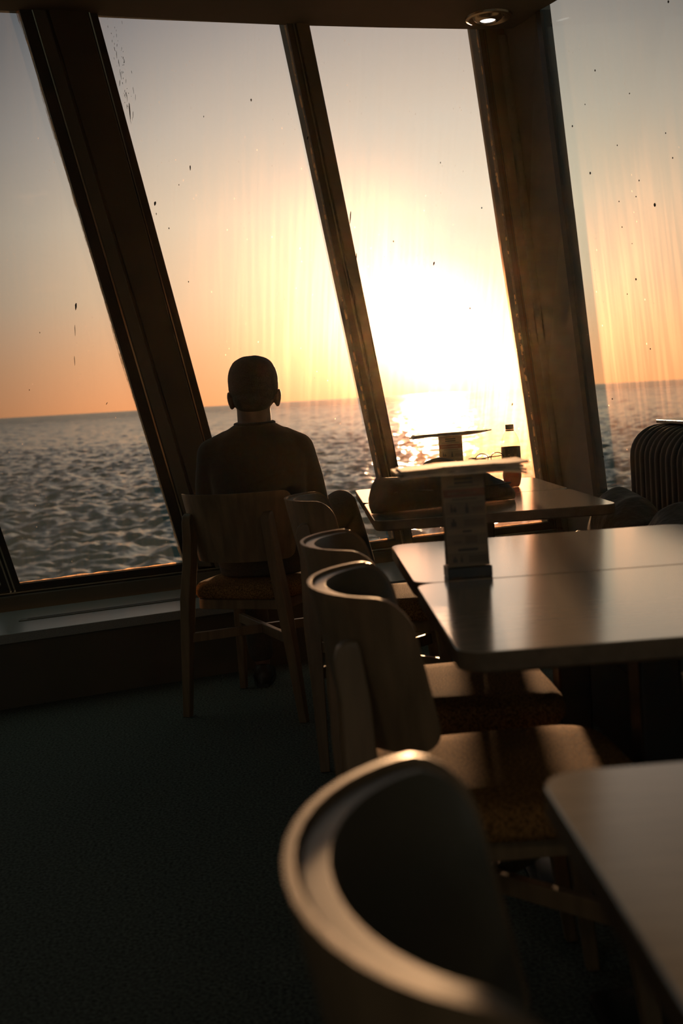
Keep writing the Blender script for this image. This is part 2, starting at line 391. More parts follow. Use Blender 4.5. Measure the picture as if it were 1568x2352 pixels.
# long sill rail under the panes
def below(x, d): # bottom line of the panes
    pts = [(-560, 1415), (3, 1346), (46, 1341), (424, 1294), (561, 1281), (906, 1239), (947, 1235), (1259, 1199), (1420, 1178)]
    for a, b in zip(pts, pts[1:]):
        if x <= b[0]: break
    return (x, a[1] + (b[1] - a[1]) * (x - a[0]) / (b[0] - a[0]) + d)
xs = (-560, 0, 424, 906, 1300)
def rail(name, d0, d1, back, front, m, bevel=0.0):
    pts = [W(*below(x, d0)) for x in xs] + [W(*below(x, d1)) for x in xs[::-1]]
    return struct(slab(name, pts, back, front, m, bevel=bevel))
rail('trim_12', 6, 60, -.02, -.004, 'wall_panel')
rail('trim_13', 14, 17, -.004, .020, 'bead_metal')
rail('trim_14', 20, 62, -.004, .030, 'trim_grey', .004)

# low shelf in front of the window wall, and the wall below it
def SH(x, dy): # point on the shelf's front line
    a = Vector((-.542, 4.834)); d = Vector((math.cos(math.radians(21.3)), math.sin(math.radians(21.3))))
    p = a + d * (x + .542) / d.x; return (p.x, p.y + dy)
bm = BM()
L = SH(-4.8, 0); Rr = SH(1.45, 0); L2 = SH(-4.8, .62); R2 = SH(1.45, .62)
loft(bm, [[(*L, .262), (*Rr, .262), (*R2, .262), (*L2, .262)], [(*L, .30), (*Rr, .30), (*R2, .30), (*L2, .30)]])
struct(obj('trim_15', bm, 'shelf_laminate', smooth=False, bevel=.003))
bm = BM(); a, b, c, d = SH(-4.8, .03), SH(1.45, .03), SH(1.45, .12), SH(-4.8, .12)
loft(bm, [[(*a, 0), (*b, 0), (*c, 0), (*d, 0)], [(*a, .262), (*b, .262), (*c, .262), (*d, .262)]]); struct(obj('wall_under_shelf', bm, 'wall_panel', smooth=False))
# panel between shelf and rail
q = [wall_z(-5, .30), wall_z(1.32, .30), wall_z(1.32, .36), wall_z(-5, .36)]
struct(slab('wall_apron', q, -.03, -.006, 'wall_panel'))
# heating grilles let into the shelf
def grille(x0, x1):
    g = thing('vent_grille', 'x', 'vent')
    for nm, y0, y1, z1, m in (('grille_frame', .285, .335, .3035, 'trim_grey'), ('grille_slot', .297, .303, .3045, 'rubber'), ('grille_slot', .315, .321, .3045, 'rubber')):
        bm = BM(); ex = .03 if nm == 'grille_slot' else 0
        a, b, c, d = SH(x0 + ex, y0), SH(x1 - ex, y0), SH(x1 - ex, y1), SH(x0 + ex, y1)
        loft(bm, [[(*a, .299), (*b, .299), (*c, .299), (*d, .299)], [(*a, z1), (*b, z1), (*c, z1), (*d, z1)]]); obj(nm, bm, m, g, smooth=False)
    return g
g1 = grille(-1.23, -.12); tag(g1, 'long slotted vent strip on the shelf, running behind the person', 'vent', 'vent strips on the window shelf')
g2 = grille(-2.6, -1.36); tag(g2, 'slotted vent strip ending at the far left edge of the shelf', 'vent', 'vent strips on the window shelf')

# corner pillar and the side window beyond it
v = ray(1372, 1127); B4 = CAM + v * ((T4 - CAM).dot(S4) / v.dot(S4)); M4 = (B4 - T4)
def e4(z): return T4 + M4 * ((z - CZ) / M4.z)
N4 = S4.cross(M4).normalized()
if N4.x > 0: N4 = -N4
WB4 = basis(T4, S4, N4); WB4i = WB4.inverted()
def e4s(s, z): return e4(z) + S4 * s
pl = [shift(P3R, 60)]
def pillar_ring(z, py):
    # left edge lies on the window wall, right edge on the side window's edge
    a = onplane(*xL(shift(P3R, 52), py), P0, WN) ; t = 0
    return a
bm = BM(); rings = []
aT, aB = W(*xL(shift(P3R, 54), 30)), W(*xL(shift(P3R, 38), 1150))
dA = (aB - aT)
def ea(z): return aT + dA * ((z - aT.z) / dA.z)
for z in (0, .6, 1.2, 1.9, CZ + .1):
    A = ea(z) + WN * .03; Bp = e4(z)
    rings.append([A, Bp, Bp + Vector((.10, .22, 0)), A + Vector((.05, .35, 0))])
loft(bm, rings); struct(obj('wall_corner', bm, 'pillar_paint', smooth=False, bevel=.004))
# half-round cover where the pillar meets the window
bm = BM(); rr = []
for z in (0.30, .9, 1.6, 2.2, CZ):
    A = ea(z) + WN * .012; d1 = SD; rr.append([A + d1 * (.028 * math.cos(t)) + WN * (.032 * math.sin(t)) for t in [PI * k / 10 for k in range(11)]])
loft(bm, rr); struct(obj('trim_16', bm, 'trim_grey'))
fl = [Vector((-5, -4, 0)), Vector((5, -4, 0)), e4s(5, 0), e4s(0, 0), wall_z(1.40, 0), wall_z(-5.3, 0)]
for p in fl: p.z = 0
bm = BM(); loft(bm, [[p - Vector((0, 0, .05)) for p in fl], fl]); struct(obj('floor', bm, 'carpet', smooth=False))
Q4 = [e4s(0.005, CZ + .05), e4s(1.7, CZ + .05), e4s(1.7, .62), e4s(.005, .62)]
win = bpy.data.objects.new('window_5', None); C.objects.link(win); struct(win)
slab('glass_pane', Q4, -.016, -.010, 'glass_side', win, B=WB4, Bi=WB4i)
slab('frame_side', [e4s(-.03, CZ), e4s(.004, CZ), e4s(.004, .6), e4s(-.03, .6)], -.05, .004, 'rubber', win, B=WB4, Bi=WB4i)
slab('frame_side', [e4s(1.69, CZ), e4s(1.75, CZ), e4s(1.75, .6), e4s(1.69, .6)], -.05, .004, 'rubber', win, B=WB4, Bi=WB4i)
slab('frame_sill', [e4s(0, .625), e4s(1.75, .625), e4s(1.75, .57), e4s(0, .57)], -.05, .01, 'rubber', win, B=WB4, Bi=WB4i)
struct(slab('wall_side', [e4s(-.02, .58), e4s(1.75, .58), e4s(1.75, 0), e4s(-.02, 0)], -.1, 0, 'wall_panel', B=WB4, Bi=WB4i))
struct(slab('wall_right', [e4s(1.75, CZ + .05), e4s(8.5, CZ + .05), e4s(8.5, 0), e4s(1.75, 0)], -.1, 0, 'wall_panel', B=WB4, Bi=WB4i))
bm = BM(); box(bm, -5.0, -4.9, -4, 4.0, 0, CZ); struct(obj('wall_left', bm, 'wall_panel', smooth=False))

# black marks, salt spots and scrapes on the glass
def marks(parent, spots, m='rubber'):
    bm = BM()
    for x, y, wd, ht, lean in spots:
        c = WBi @ W(x, y); s = c.y
        pxm = (W(x + 1, y) - W(x, y)).length
        wd, ht = wd * pxm, ht * pxm
        n = 7; ring = [Vector((c.x + wd * math.cos(t) * (.8 + .2 * math.sin(3 * t)) + lean * ht * math.sin(t), -.0095, c.z + ht * math.sin(t))) for t in [2 * PI * k / n for k in range(n)]]
        loft(bm, [ring, [p + Vector((0, .0012, 0)) for p in ring]])
    o = obj('salt_marks', bm, m, parent, smooth=False); o.matrix_world = WB
    return o
random.seed(3)
sp = [(438, 386, 1.6, 6, 0), (299, 256, 1.6, 20, -.05), (578, 230, 2, 3, 0), (469, 268, 1, 2, 0), (357, 468, 3, 5, .2), (389, 525, 1.5, 2, 0), (434, 648, 1.2, 2, 0), (708, 317, 2, 4, .3), (360, 492, 1, 3, 0), (412, 425, 1, 2, 0)]
for k in range(150):   # the scraped streak beside the left frame
    t = random.random(); x = 240 + 75 * t + random.gauss(0, 9) + (20 if t < .5 else 0); y = 60 + 400 * t + random.gauss(0, 14)
    if x > 226 + (y - 42) * .2696 + 8: sp.append((x, y, random.uniform(.25, .8), random.uniform(1.2, 11) * random.random(), random.uniform(-.2, .15)))
w2 = bpy.data.objects['window_3']; marks(w2, sp)
sp = [(905, 555, 1.5, 2, 0), (998, 606, 2, 4, .2), (1081, 709, 1.6, 2, 0), (1013, 374, 1.0, 2, 0), (1108, 478, 1.4, 2, 0), (1178, 930, 1.6, 3, .2), (806, 500, 1.5, 14, .05), (820, 590, 1, 8, 0)]
marks(bpy.data.objects['window_4'], sp)
sp = [(175, 705, 2.5, 9, .1), (173, 760, .8, 14, 0), (172, 830, .8, 12, 0), (92, 765, 1, 2, 0), (68, 897, 1, 2, 0), (246, 928, 1, 3, .6)]
marks(bpy.data.objects['window_2'], sp)
bm = BM()
for x, y, s in [(1362, 162, 2.2), (1339, 240, 1.4), (1310, 290, 2.4), (1524, 306, 1.6), (1413, 334, 1.6), (1540, 363, 1.8), (1351, 398, 3.0), (1463, 415, 1.8), (1417, 463, 1.6), (1456, 452, 1.6), (1499, 471, 4), (1424, 522, 1.6), (1456, 642, 2.6), (1489, 802, 1.8), (1436, 676, 1.4), (1530, 4, 2.6), (1441, 215, 1.6), (1381, 1050, 3), (1402, 917, 2), (1447, 560, 1)]:
    c = WB4i @ onplane(x, y, T4, N4); k = .0019 * s
    ring = [Vector((c.x + .8 * k * math.cos(t), -.0095, c.z + k * math.sin(t))) for t in [2 * PI * j / 7 for j in range(7)]]
    loft(bm, [ring, [p + Vector((0, .0012, 0)) for p in ring]])
o = obj('salt_marks', bm, 'rubber', win, smooth=False); o.matrix_world = WB4

# the sea far below the deck, out to the horizon
bm = BM(); nc = 620; rows_ = []; r_ = 48.0
a0, a1 = math.radians(-38), math.radians(38)
def swell(x, y, r_):
    kk = max(1, r_ / 420); x /= kk; y /= kk
    if kk > 1: y += 420 * math.log(kk)
    v = noise.noise(Vector((x * .10, y * .13, 1.3))) * .62 + noise.noise(Vector((x * .33 + 3, y * .5, 4.1))) * .74
    v += noise.noise(Vector((x * 1.0, y * 1.35, 8.2))) * .19
    return v * kk ** .55
while r_ < 9000:
    rows_.append([(r_ * math.sin(a0 + (a1 - a0) * i / nc), r_ * math.cos(a0 + (a1 - a0) * i / nc), swell(r_ * math.sin(a0 + (a1 - a0) * i / nc), r_ * math.cos(a0 + (a1 - a0) * i / nc), r_)) for i in range(nc + 1)])
    r_ *= 1.0062 if r_ < 500 else 1.0105
def fan(aa, ab, radii, n_):
    prev = None
    for q in radii:
        ring = [bm.verts.new((q * math.sin(aa + (ab - aa) * i / n_), q * math.cos(aa + (ab - aa) * i / n_), 0)) for i in range(n_ + 1)]
        if prev:
            for i in range(n_): bm.faces.new((prev[i], prev[i + 1], ring[i + 1], ring[i]))
        prev = ring
prev = None
for rw in rows_:
    ring = [bm.verts.new(p) for p in rw]
    if prev:
        for i in range(nc): bm.faces.new((prev[i], prev[i + 1], ring[i + 1], ring[i]))
    prev = ring
rl = (rows_[-1][0][0] ** 2 + rows_[-1][0][1] ** 2) ** .5
fan(a0, a1, [rl, 14000, 45000], 40); fan(a1, a0 + 2 * PI, [48, 300, 1500, rl, 45000], 40)
sea = obj('sea', bm, 'sea_water', angle=2); tag(sea, 'rippled open sea running out to the horizon beyond the windows', 'sea', kind='stuff')
sea.location = SEAUP * -13.0; sea.rotation_euler = Vector((0, 0, 1)).rotation_difference(SEAUP).to_euler()

# recessed downlight
dl = thing('ceiling_downlight', 'round recessed metal downlight glowing in the ceiling above the right window', 'light', (onz(1122, 38, CZ).x, onz(1122, 38, CZ).y, CZ))
bm = BM(); n = 48
loft(bm, [[(r_ * math.cos(2 * PI * i / n), r_ * math.sin(2 * PI * i / n), z) for i in range(n)] for r_, z in ((.100, .0), (.098, -.008), (.088, -.012), (.066, -.004), (.062, .004))], False)
dring = obj('lamp_ring', bm, 'ring_metal', dl)
bm = BM(); loft(bm, [[(r_ * math.cos(2 * PI * i / n) - .005, r_ * math.sin(2 * PI * i / n), z) for i in range(n)] for r_, z in ((.064, .002), (.060, -.010), (.048, -.018), (.036, -.020), (.031, -.014))], False)
obj('lamp_eyeball', bm, 'ring_metal', dl)
bm = BM(); lathe(bm, [(.032, -.012), (.032, -.015)], 32, (-.005, 0)); obj('lamp_lens', bm, 'lamp_glow', dl)

# ------------------------------------------------------------------ tables
def rrect(x0, x1, y0, y1, r, n=7):
    out = []
    for cx, cy, a0 in ((x1 - r, y1 - r, 0), (x0 + r, y1 - r, PI / 2), (x0 + r, y0 + r, PI), (x1 - r, y0 + r, 3 * PI / 2)):
        for k in range(n + 1):
            a = a0 + PI / 2 * k / n; out.append((cx + r * math.cos(a), cy + r * math.sin(a)))
    return out
TG = 'beige dining tables in pairs'
def table(y0, y1, label, x0=.195, x1=.925):
    cx, cy = (x0 + x1) / 2, (y0 + y1) / 2; hx, hy = (x1 - x0) / 2, (y1 - y0) / 2
    t = thing('dining_table', label, 'table', (cx, cy, 0), 0, TG)
    bm = BM(); o_ = rrect(-hx, hx, -hy, hy, .045); loft(bm, [[(x, y, .7485) for x, y in o_], [(x, y, .75) for x, y in rrect(-hx + .0015, hx - .0015, -hy + .0015, hy - .0015, .044)]]); obj('tabletop', bm, 'table_laminate', t, angle=.3)
    bm = BM(); loft(bm, [[(x, y, z) for x, y in rrect(-hx + i_, hx - i_, -hy + i_, hy - i_, .045)] for i_, z in ((.004, .718), (.0, .722), (.0, .7484))]); obj('table_edge', bm, 'table_edge', t)
    bm = BM(); box(bm, -.16, .16, -.16, .16, .708, .7179); obj('mounting_plate', bm, 'dark_metal', t, bevel=.003)
    bm = BM(); box(bm, -.036, .036, -.036, .036, .012, .708); obj('pedestal', bm, 'dark_metal', t, bevel=.006)
    bm = BM(); loft(bm, [[(x, y, z) for x, y in rrect(-s, s, -s, s, .03)] for s, z in ((.12, 0), (.12, .008), (.105, .014))]); obj('table_base', bm, 'dark_metal', t)
    return t
table(3.473, 4.113, 'beige table by the window carrying the black bag')
table(4.118, 4.78, 'beige table nearest the window, behind the bag and bottle')
table(1.606, 2.244, 'near half of the middle pair of tables, empty top in front of the menu stand')
table(2.249, 2.885, 'far half of the middle pair of tables, with the menu stand on its near edge')
table(.434, 1.074, 'blurred empty table cut off by the lower right corner')

# ------------------------------------------------------------------ chairs
def back_pt(phi, z, off=0.0):
    t = (z - .57) / .25
    a = .186 + .026 * t + off; b = .145 + off
    y = -.072 - .048 * t
    return Vector((a * math.sin(phi), y - b * math.cos(phi), z))
def back_shell(bm, off0, off1, zb, zt, PH, rc, nu=30, nv=14):
    """closed curved panel between two offsets, with rounded corners"""
    arc = .24   # approx half arc length
    g = [[None] * (nv + 1) for _ in range(nu + 1)]; g2 = [[None] * (nv + 1) for _ in range(nu + 1)]
    for i in range(nu + 1):
        u = math.sin((i / nu - .5) * PI)          # denser at the ends
        s = abs(u) * arc; d = max(0, s - (arc - rc)); cut = rc - math.sqrt(max(0, rc * rc - d * d))
        for j in range(nv + 1):
            v = .5 - .5 * math.cos(PI * j / nv)
            z0 = zb + cut * .8; z1 = zt - cut * 1.1
            z = z0 + (z1 - z0) * v
            edge = min(1, 4 * v * (1 - v) * 3) * min(1, (1 - abs(u)) * 8)
            g[i][j] = bm.verts.new(back_pt(u * PH, z, off0)); g2[i][j] = bm.verts.new(back_pt(u * PH, z, off1 + (off0 - off1) * .12 * (1 - edge)))
    for i in range(nu):
        for j in range(nv):
            bm.faces.new((g[i][j], g[i + 1][j], g[i + 1][j + 1], g[i][j + 1])); bm.faces.new((g2[i][j + 1], g2[i + 1][j + 1], g2[i + 1][j], g2[i][j]))
    for i in range(nu):
        for j in (0, nv): bm.faces.new((g[i][j], g[i + 1][j], g2[i + 1][j], g2[i][j]))
    for j in range(nv):
        for i in (0, nu): bm.faces.new((g[i][j], g[i][j + 1], g2[i][j + 1], g2[i][j]))
def chair_proto(label):
    t = thing('dining_chair', label, 'chair')
    bm = BM(); back_shell(bm, .0085, .0005, .572, .82, 1.52, .055); sh = obj('backrest', bm, 'oak', t, bevel=.004, seg=3, angle=.9)
    bm = BM(); back_shell(bm, -.0025, -.0225, .582, .814, 1.47, .055); obj('backrest_pad', bm, 'chair_leather', t, bevel=.008, seg=4, angle=1.2)
    # seat cushion
    bm = BM(); rings = []
    def outline(k, z):
        out = []
        for i in range(40):
            a = 2 * PI * i / 40; c, s = math.cos(a), math.sin(a); e = .42
            x = abs(c) ** e * (1 if c >= 0 else -1); y = abs(s) ** e * (1 if s >= 0 else -1)
            wd = .205 + .03 * (y * .5 + .5)
            out.append((x * wd * k, .025 + y * .225 * k, z + .0))
        return out
    for k, z in ((.90, .432), (.97, .436), (1.0, .447), (1.0, .462), (.985, .476), (.95, .485), (.86, .491), (.6, .495), (.3, .496)): rings.append(outline(k, z))
    loft(bm, rings); obj('seat', bm, 'chair_fabric', t, angle=1.2)
    bm = BM(); loft(bm, [[(x, y, z) for x, y in rrect(-.185, .185, -.175, .215, .04)] for z in (.395, .4315)]); obj('seat_frame', bm, 'oak', t, bevel=.003)
    for s in (-1, 1):
        bm = BM()   # rear leg runs up outside the back panel, with a rounded top
        path = [(.236, -.205, 0, .028, .030), (.212, -.208, .25, .036, .040), (.192, -.212, .44, .038, .052), (.172, -.210, .57, .036, .050), (.163, -.212, .66, .035, .046), (.159, -.219, .722, .034, .044), (.1585, -.217, .740, .033, .036), (.1585, -.213, .749, .031, .022), (.1585, -.207, .752, .028, .008)]
        bars(bm, [(s * x, y, z, wx, wy) for x, y, z, wx, wy in path], 0); obj('rear_leg', bm, 'oak', t, bevel=.005, seg=3, angle=1.0)
        bm = BM(); bars(bm, [(s * .225, .215, 0, .026, .026), (s * .195, .175, .43, .040, .040)], 0); obj('front_leg', bm, 'oak', t, bevel=.005, seg=3)
        bm = BM(); a = Vector((s * .208, -.205, .295)); b = Vector((-s * .205, .19, .295 + .0)); d = (b - a).normalized(); n_ = Vector((-d.y, d.x, 0)) * .010
        loft(bm, [[p + n_ - Vector((0, 0, .018)), p - n_ - Vector((0, 0, .018)), p - n_ + Vector((0, 0, .016 + .001 * s)), p + n_ + Vector((0, 0, .016 + .001 * s))] for p in (a, b)]); obj('stretcher', bm, 'oak', t, bevel=.002)
    return t
def dup(root, loc, rz, label):
    r_ = root.copy(); C.objects.link(r_); r_.location = loc; r_.rotation_euler = (0, 0, rz); r_['label'] = label
    for ch in list(root.children):
        c = ch.copy(); C.objects.link(c); c.parent = r_
    return r_
CH = chair_proto('wooden curved-back chair the seated person is using'); CH['group'] = 'curved-back chairs'
kids = list(CH.children)
ch_front = dup(CH, (.240, .735, 0), -PI / 2, 'large blurred curved-back chair at the bottom, nearest to view')
ch_mid1 = dup(CH, (.262, 1.915, 0), -PI / 2, 'curved-back chair with the bright-rimmed back at the near middle table')
ch_mid2 = dup(CH, (.25, 2.49, 0), -PI / 2, 'curved-back chair pushed to the far middle table, between two other chair backs')
ch_back = dup(CH, (.198, 3.72, 0), -PI / 2, 'empty curved-back chair right beside the person, at the bag table')
CH.location = (-.196, 4.345, 0); CH.rotation_euler = (0, 0, math.radians(-25))

# ------------------------------------------------------------------ banquette and coats at the right
bq = thing('banquette', 'dark channel-tufted banquette at the right edge beside the window', 'bench', (1.21, 3.0, 0))
bm = BM(); ys = []; y = 1.30; pit = .060; nst = 12
prof = []
for k in range(5): prof.append((0, .36 + .1 * k * 1.0, 0))
R = .10
prof = [(0, .40), (0, .50), (0, .60), (0, .70), (0, .78)] + [(R - R * math.cos(a), .835 + R * math.sin(a) - .0) for a in [PI / 2 * k / 8 for k in range(9)]] + [(.16, .935)]
cols = []
for j in range(int(48 * 6)):
    yy = -1.75 + j * (3.05 / (48 * 6 - 1)); b_ = abs(math.sin(PI * yy / pit)) ** .55
    row = []
    for i, (x, z) in enumerate(prof):
        if i == 0: nx, nz = -1, 0
        elif i >= len(prof) - 1: nx, nz = 0, 1
        elif i <= 4: nx, nz = -1, 0
        else:
            a = PI / 2 * (i - 5) / 8; nx, nz = -math.cos(a), math.sin(a)
        row.append(bm.verts.new((x + nx * .014 * b_, yy, z + nz * .014 * b_)))
    row.append(bm.verts.new((.16, yy, .40))); cols.append(row)
for a, b in zip(cols, cols[1:]):
    for i in range(len(a)): bm.faces.new((a[i], a[(i + 1) % len(a)], b[(i + 1) % len(a)], b[i]))
bm.faces.new(cols[0][::-1]); bm.faces.new(cols[-1]); obj('back_cushion', bm, 'bench_leather', bq, angle=1.0)
bm = BM(); box(bm, .085, .30, -1.75, 1.285, .952, .966); obj('ledge', bm, 'bench_ledge', bq, bevel=.003)
bm = BM(); box(bm, .161, .28, -1.75, 1.28, 0, .951); obj('back_frame', bm, 'dark_metal', bq)
bm = BM(); box(bm, -.44, -.016, -1.75, 1.10, .36, .46); obj('seat_cushion', bm, 'bench_leather', bq, bevel=.03, seg=5)
bm = BM(); box(bm, -.32, .16, -1.72, 1.06, 0, .359); obj('seat_plinth', bm, 'dark_metal', bq)

def crumple(name, rows, m, label, cat, seed, amp=.022, fold=5):
    """soft heap: rows = list of (cx,cy,half-width x,half-width y,top z), lofted along Y"""
    bm = BM(); rings = []; n = 40; cx0 = rows[1][0]
    for k, (cx, cy, hx, zb, zt) in enumerate(rows):
        ring = []
        for i in range(n):
            a = 2 * PI * i / n; c, s = math.cos(a), math.sin(a)
            x = cx + hx * abs(c) ** .8 * (1 if c > 0 else -1); h = (zt - zb) / 2; z = (zt + zb) / 2 + h * abs(s) ** .8 * (1 if s > 0 else -1)
            ring.append(Vector((x, cy, z)))
        rings.append(ring)
    # refine along length
    fine = []
    for a, b in zip(rings, rings[1:]):
        for t in (0, .2, .4, .6, .8): fine.append([p.lerp(q, t * t * (3 - 2 * t)) for p, q in zip(a, b)])
    fine.append(rings[-1])
    for r_ in fine:
        for p in r_:
            q = Vector((p.x * fold, p.y * fold * 1.1, p.z * fold + seed))
            d = noise.noise(q) * amp + abs(noise.noise(q * 2.3)) * amp * .8
            p += Vector((min(0, noise.noise(q + Vector((9, 0, 0))) * amp * .5), 0, d if p.z > .52 else 0)) if p.x > cx0 else Vector((0, 0, d if p.z > .52 else 0))
    loft(bm, fine)
    o = obj(name, bm, m, angle=2.0); s = o.modifiers.new('subdivision', 'SUBSURF'); s.levels = 1; s.render_levels = 2
    if label: tag(o, label, cat, 'coats on the banquette seat')
    return o
ct = crumple('coat', [(1.03, 3.56, .06, .463, .55), (1.04, 3.62, .095, .463, .66), (1.04, 3.75, .100, .463, .72), (1.045, 3.92, .10, .463, .745), (1.045, 4.02, .09, .463, .70), (1.03, 4.08, .05, .463, .56)], 'coat_cloth', 'dark crumpled jacket heaped on the seat just past the bag table', 'coat', 2.3)
bm = BM(); tube(bm, [(.97, 3.95, .56), (.90, 3.86, .58), (.84, 3.74, .55), (.82, 3.62, .505), (.86, 3.52, .50)], [.05, .052, .048, .040, .032], 14); obj('sleeve', bm, 'coat_cloth', ct, angle=2)
bm = BM(); tube(bm, [(.86 - .05, 3.80, .60), (.80, 3.72, .565), (.782, 3.64, .53), (.790, 3.54, .49)], .0035, 8); obj('piping', bm, 'coat_lining', ct, angle=2)
crumple('coat', [(1.06, 2.95, .05, .463, .56), (1.06, 3.02, .11, .463, .66), (1.07, 3.2, .115, .463, .70), (1.08, 3.38, .105, .463, .75), (1.08, 3.47, .09, .463, .70), (1.06, 3.52, .05, .463, .56)], 'coat_cloth', 'second dark coat, nearer one, at the right edge against the tufted bench', 'coat', 7.7, .016, 8)

# ------------------------------------------------------------------ things on the tables
def card_stand(loc, rz, label, ww, hh):
    t = thing('menu_stand', label, 'menu stand', loc, rz, 'menu stands')
    bm = BM(); box(bm, -ww / 2 - .003, ww / 2 + .003, -.03, .03, 0, .022); obj('stand_base', bm, 'black_plastic', t, bevel=.002)
    bm = BM(); lean = .016
    def face(y0, y1): loft(bm, [[(-ww / 2, y0, .0225), (ww / 2, y0, .0225), (ww / 2, y0 + .003, .0225), (-ww / 2, y0 + .003, .0225)], [(-ww / 2, y1, hh), (ww / 2, y1, hh), (ww / 2, y1 + .003, hh), (-ww / 2, y1 + .003, hh)]])
    face(-.020, -.007); cardo = obj('front_card', bm, 'card', t, smooth=False)
    bm = BM(); face(.017, .004); obj('rear_card', bm, 'card', t, smooth=False)
    bm = BM(); 
    def yy(z): return -.020 + .013 * (z - .0225) / (hh - .0225)
    def patch(name, x0, x1, f0, f1, m, lift=.0006):
        z0, z1 = .0225 + f0 * (hh - .0225), .0225 + f1 * (hh - .0225); b = BM()
        a = [(x0 * ww, yy(z0) - lift, z0), (x1 * ww, yy(z0) - lift, z0), (x1 * ww, yy(z1) - lift, z1), (x0 * ww, yy(z1) - lift, z1)]
        loft(b, [a, [(x, y + lift * .9, z) for x, y, z in a]]); return obj(name, b, m, cardo, smooth=False)
    bm.free()
    patch('card_heading', -.22, .22, .925, .955, 'ink'); patch('card_heading', -.22, .22, .885, .912, 'ink')
    patch('card_text', -.38, .38, .855, .868, 'faint_ink')
    patch('card_band', -.5, .5, .745, .83, 'card_band'); patch('card_text', -.4, .3, .775, .795, 'card')
    patch('card_text', -.3, .3, .712, .728, 'faint_ink')
    for z0, z1 in ((.555, .695), (.405, .54), (.225, .345), (.02, .145)): patch('card_row', -.48, .48, z0, z1, 'card_row')
    patch('card_text', -.1, .12, .365, .385, 'ink', .0012); patch('card_text', -.24, .24, .165, .19, 'ink', .0012)
    def bottle_icon(cx, z0, hgt, wd):
        patch('card_picture', cx - wd / 2, cx + wd / 2, z0, z0 + hgt * .62, 'ink', .0012); patch('card_picture', cx - wd / 5, cx + wd / 5, z0 + hgt * .6, z0 + hgt, 'ink', .0012)
    bottle_icon(-.33, .585, .085, .06); bottle_icon(-.25, .585, .06, .08); bottle_icon(.04, .57, .105, .08)
    bottle_icon(-.30, .43, .085, .13); bottle_icon(-.33, .045, .065, .11); bottle_icon(-.17, .045, .07, .06)
    for x0, x1, a, b in ((.16, .44, .585, .635), (-.05, .44, .43, .505), (-.05, .24, .245, .325), (-.34, -.14, .25, .275), (0, .44, .04, .115)): patch('card_text', x0, x1, a, b, 'faint_ink', .0012)
    return t
card_stand((.306, 2.30, .75), math.radians(2), 'tall menu card stand with drink pictures on the middle table', .082, .205)
card_stand((.549, 4.40, .75), math.radians(-4), 'small dark menu stand behind the black bag at the window', .088, .205)

def papers(x0, x1, y0, y1, z, label, sag_l, sag_r, layers, seed):
    t = thing('leaflet_stack', label, 'papers', ((x0 + x1) / 2, (y0 + y1) / 2, z), 0, 'papers balanced on the menu stands')
    L_ = x1 - x0; random.seed(seed)
    for k in range(layers):
        bm = BM(); nx = 24; rows = []
        e0, e1 = random.uniform(-.012, .004), random.uniform(-.004, .014); dy = random.uniform(-.006, .006)
        th = .0042
        for i in range(nx + 1):
            u = i / nx; x = -L_ / 2 + e0 + u * (L_ + e1 - e0)
            zz = k * .0047 + .0005 + max(0, .32 - u) ** 2 * sag_l * (1 + .25 * k) + max(0, u - .68) ** 2 * sag_r * (1 + (.5 - k * .6)) + .0015 * math.sin(u * 9 + k) * (abs(u - .5) > .2)
            rows.append([(x, y0 - (y0 + y1) / 2 + dy, zz), (x, y1 - (y0 + y1) / 2 + dy, zz), (x, y1 - (y0 + y1) / 2 + dy, zz + th), (x, y0 - (y0 + y1) / 2 + dy, zz + th)])
        loft(bm, rows); obj('leaflet', bm, 'newsprint' if k % 2 else 'paper', t, angle=.5)
    return t
papers(.183, .412, 2.225, 2.365, .9555, 'folded papers lying across the top of the nearer menu stand', -.02, -.05, 4, 5)
papers(.41, .683, 4.34, 4.47, .9555, 'thin booklet balanced on top of the farther menu stand', -.03, .07, 3, 8)

# cola bottle
bt = thing('drink_bottle', 'small plastic cola bottle with a black label and cap on the window table', 'bottle', (.768, 4.362, .75))
n = 40
def pet(r_, z, k):  # petal foot
    return [((r_ * (1 - k * (.5 + .5 * math.cos(5 * a)))) * math.cos(a), (r_ * (1 - k * (.5 + .5 * math.cos(5 * a)))) * math.sin(a), z) for a in [2 * PI * i / n for i in range(n)]]
def bottle_bm(o_, zs):
    prof = [(.018, .0022, .1), (.026, .0, .35), (.031, .010, .22), (.0345, .028, .05), (.0355, .045, 0), (.033, .062, 0), (.0305, .072, 0), (.0315, .083, 0), (.0345, .095, 0), (.0350, .098, 0), (.0350, .152, 0), (.0345, .162, 0), (.031, .180, 0), (.024, .197, 0), (.0155, .209, 0), (.0125, .213, 0), (.0125, .222, 0)]
    b = BM(); loft(b, [pet(r_ - o_, z + (o_ if z < .01 else 0), k) for r_, z, k in prof if z <= zs]); return b
obj('bottle_body', bottle_bm(0, 1), 'bottle_plastic', bt, angle=1.0)
obj('cola', bottle_bm(.0012, .073), 'cola', bt, angle=1.0)
bm = BM(); loft(bm, [[(r_ * math.cos(2 * PI * i / n), r_ * math.sin(2 * PI * i / n), z) for i in range(n)] for r_, z in ((.0353, .0975), (.0356, .098), (.0356, .150), (.0353, .1505))], False); lab = obj('bottle_label', bm, 'label_black', bt)
bm = BM(); lathe(bm, [(.0145, .2145), (.0155, .216), (.0155, .231), (.0145, .233)], 32); obj('bottle_cap', bm, 'black_plastic', bt)
bm = BM(); lathe(bm, [(.0152, .2085), (.0158, .2095), (.0158, .2125), (.0152, .2135)], 32); obj('cap_ring', bm, 'black_plastic', bt)
bm = BM()
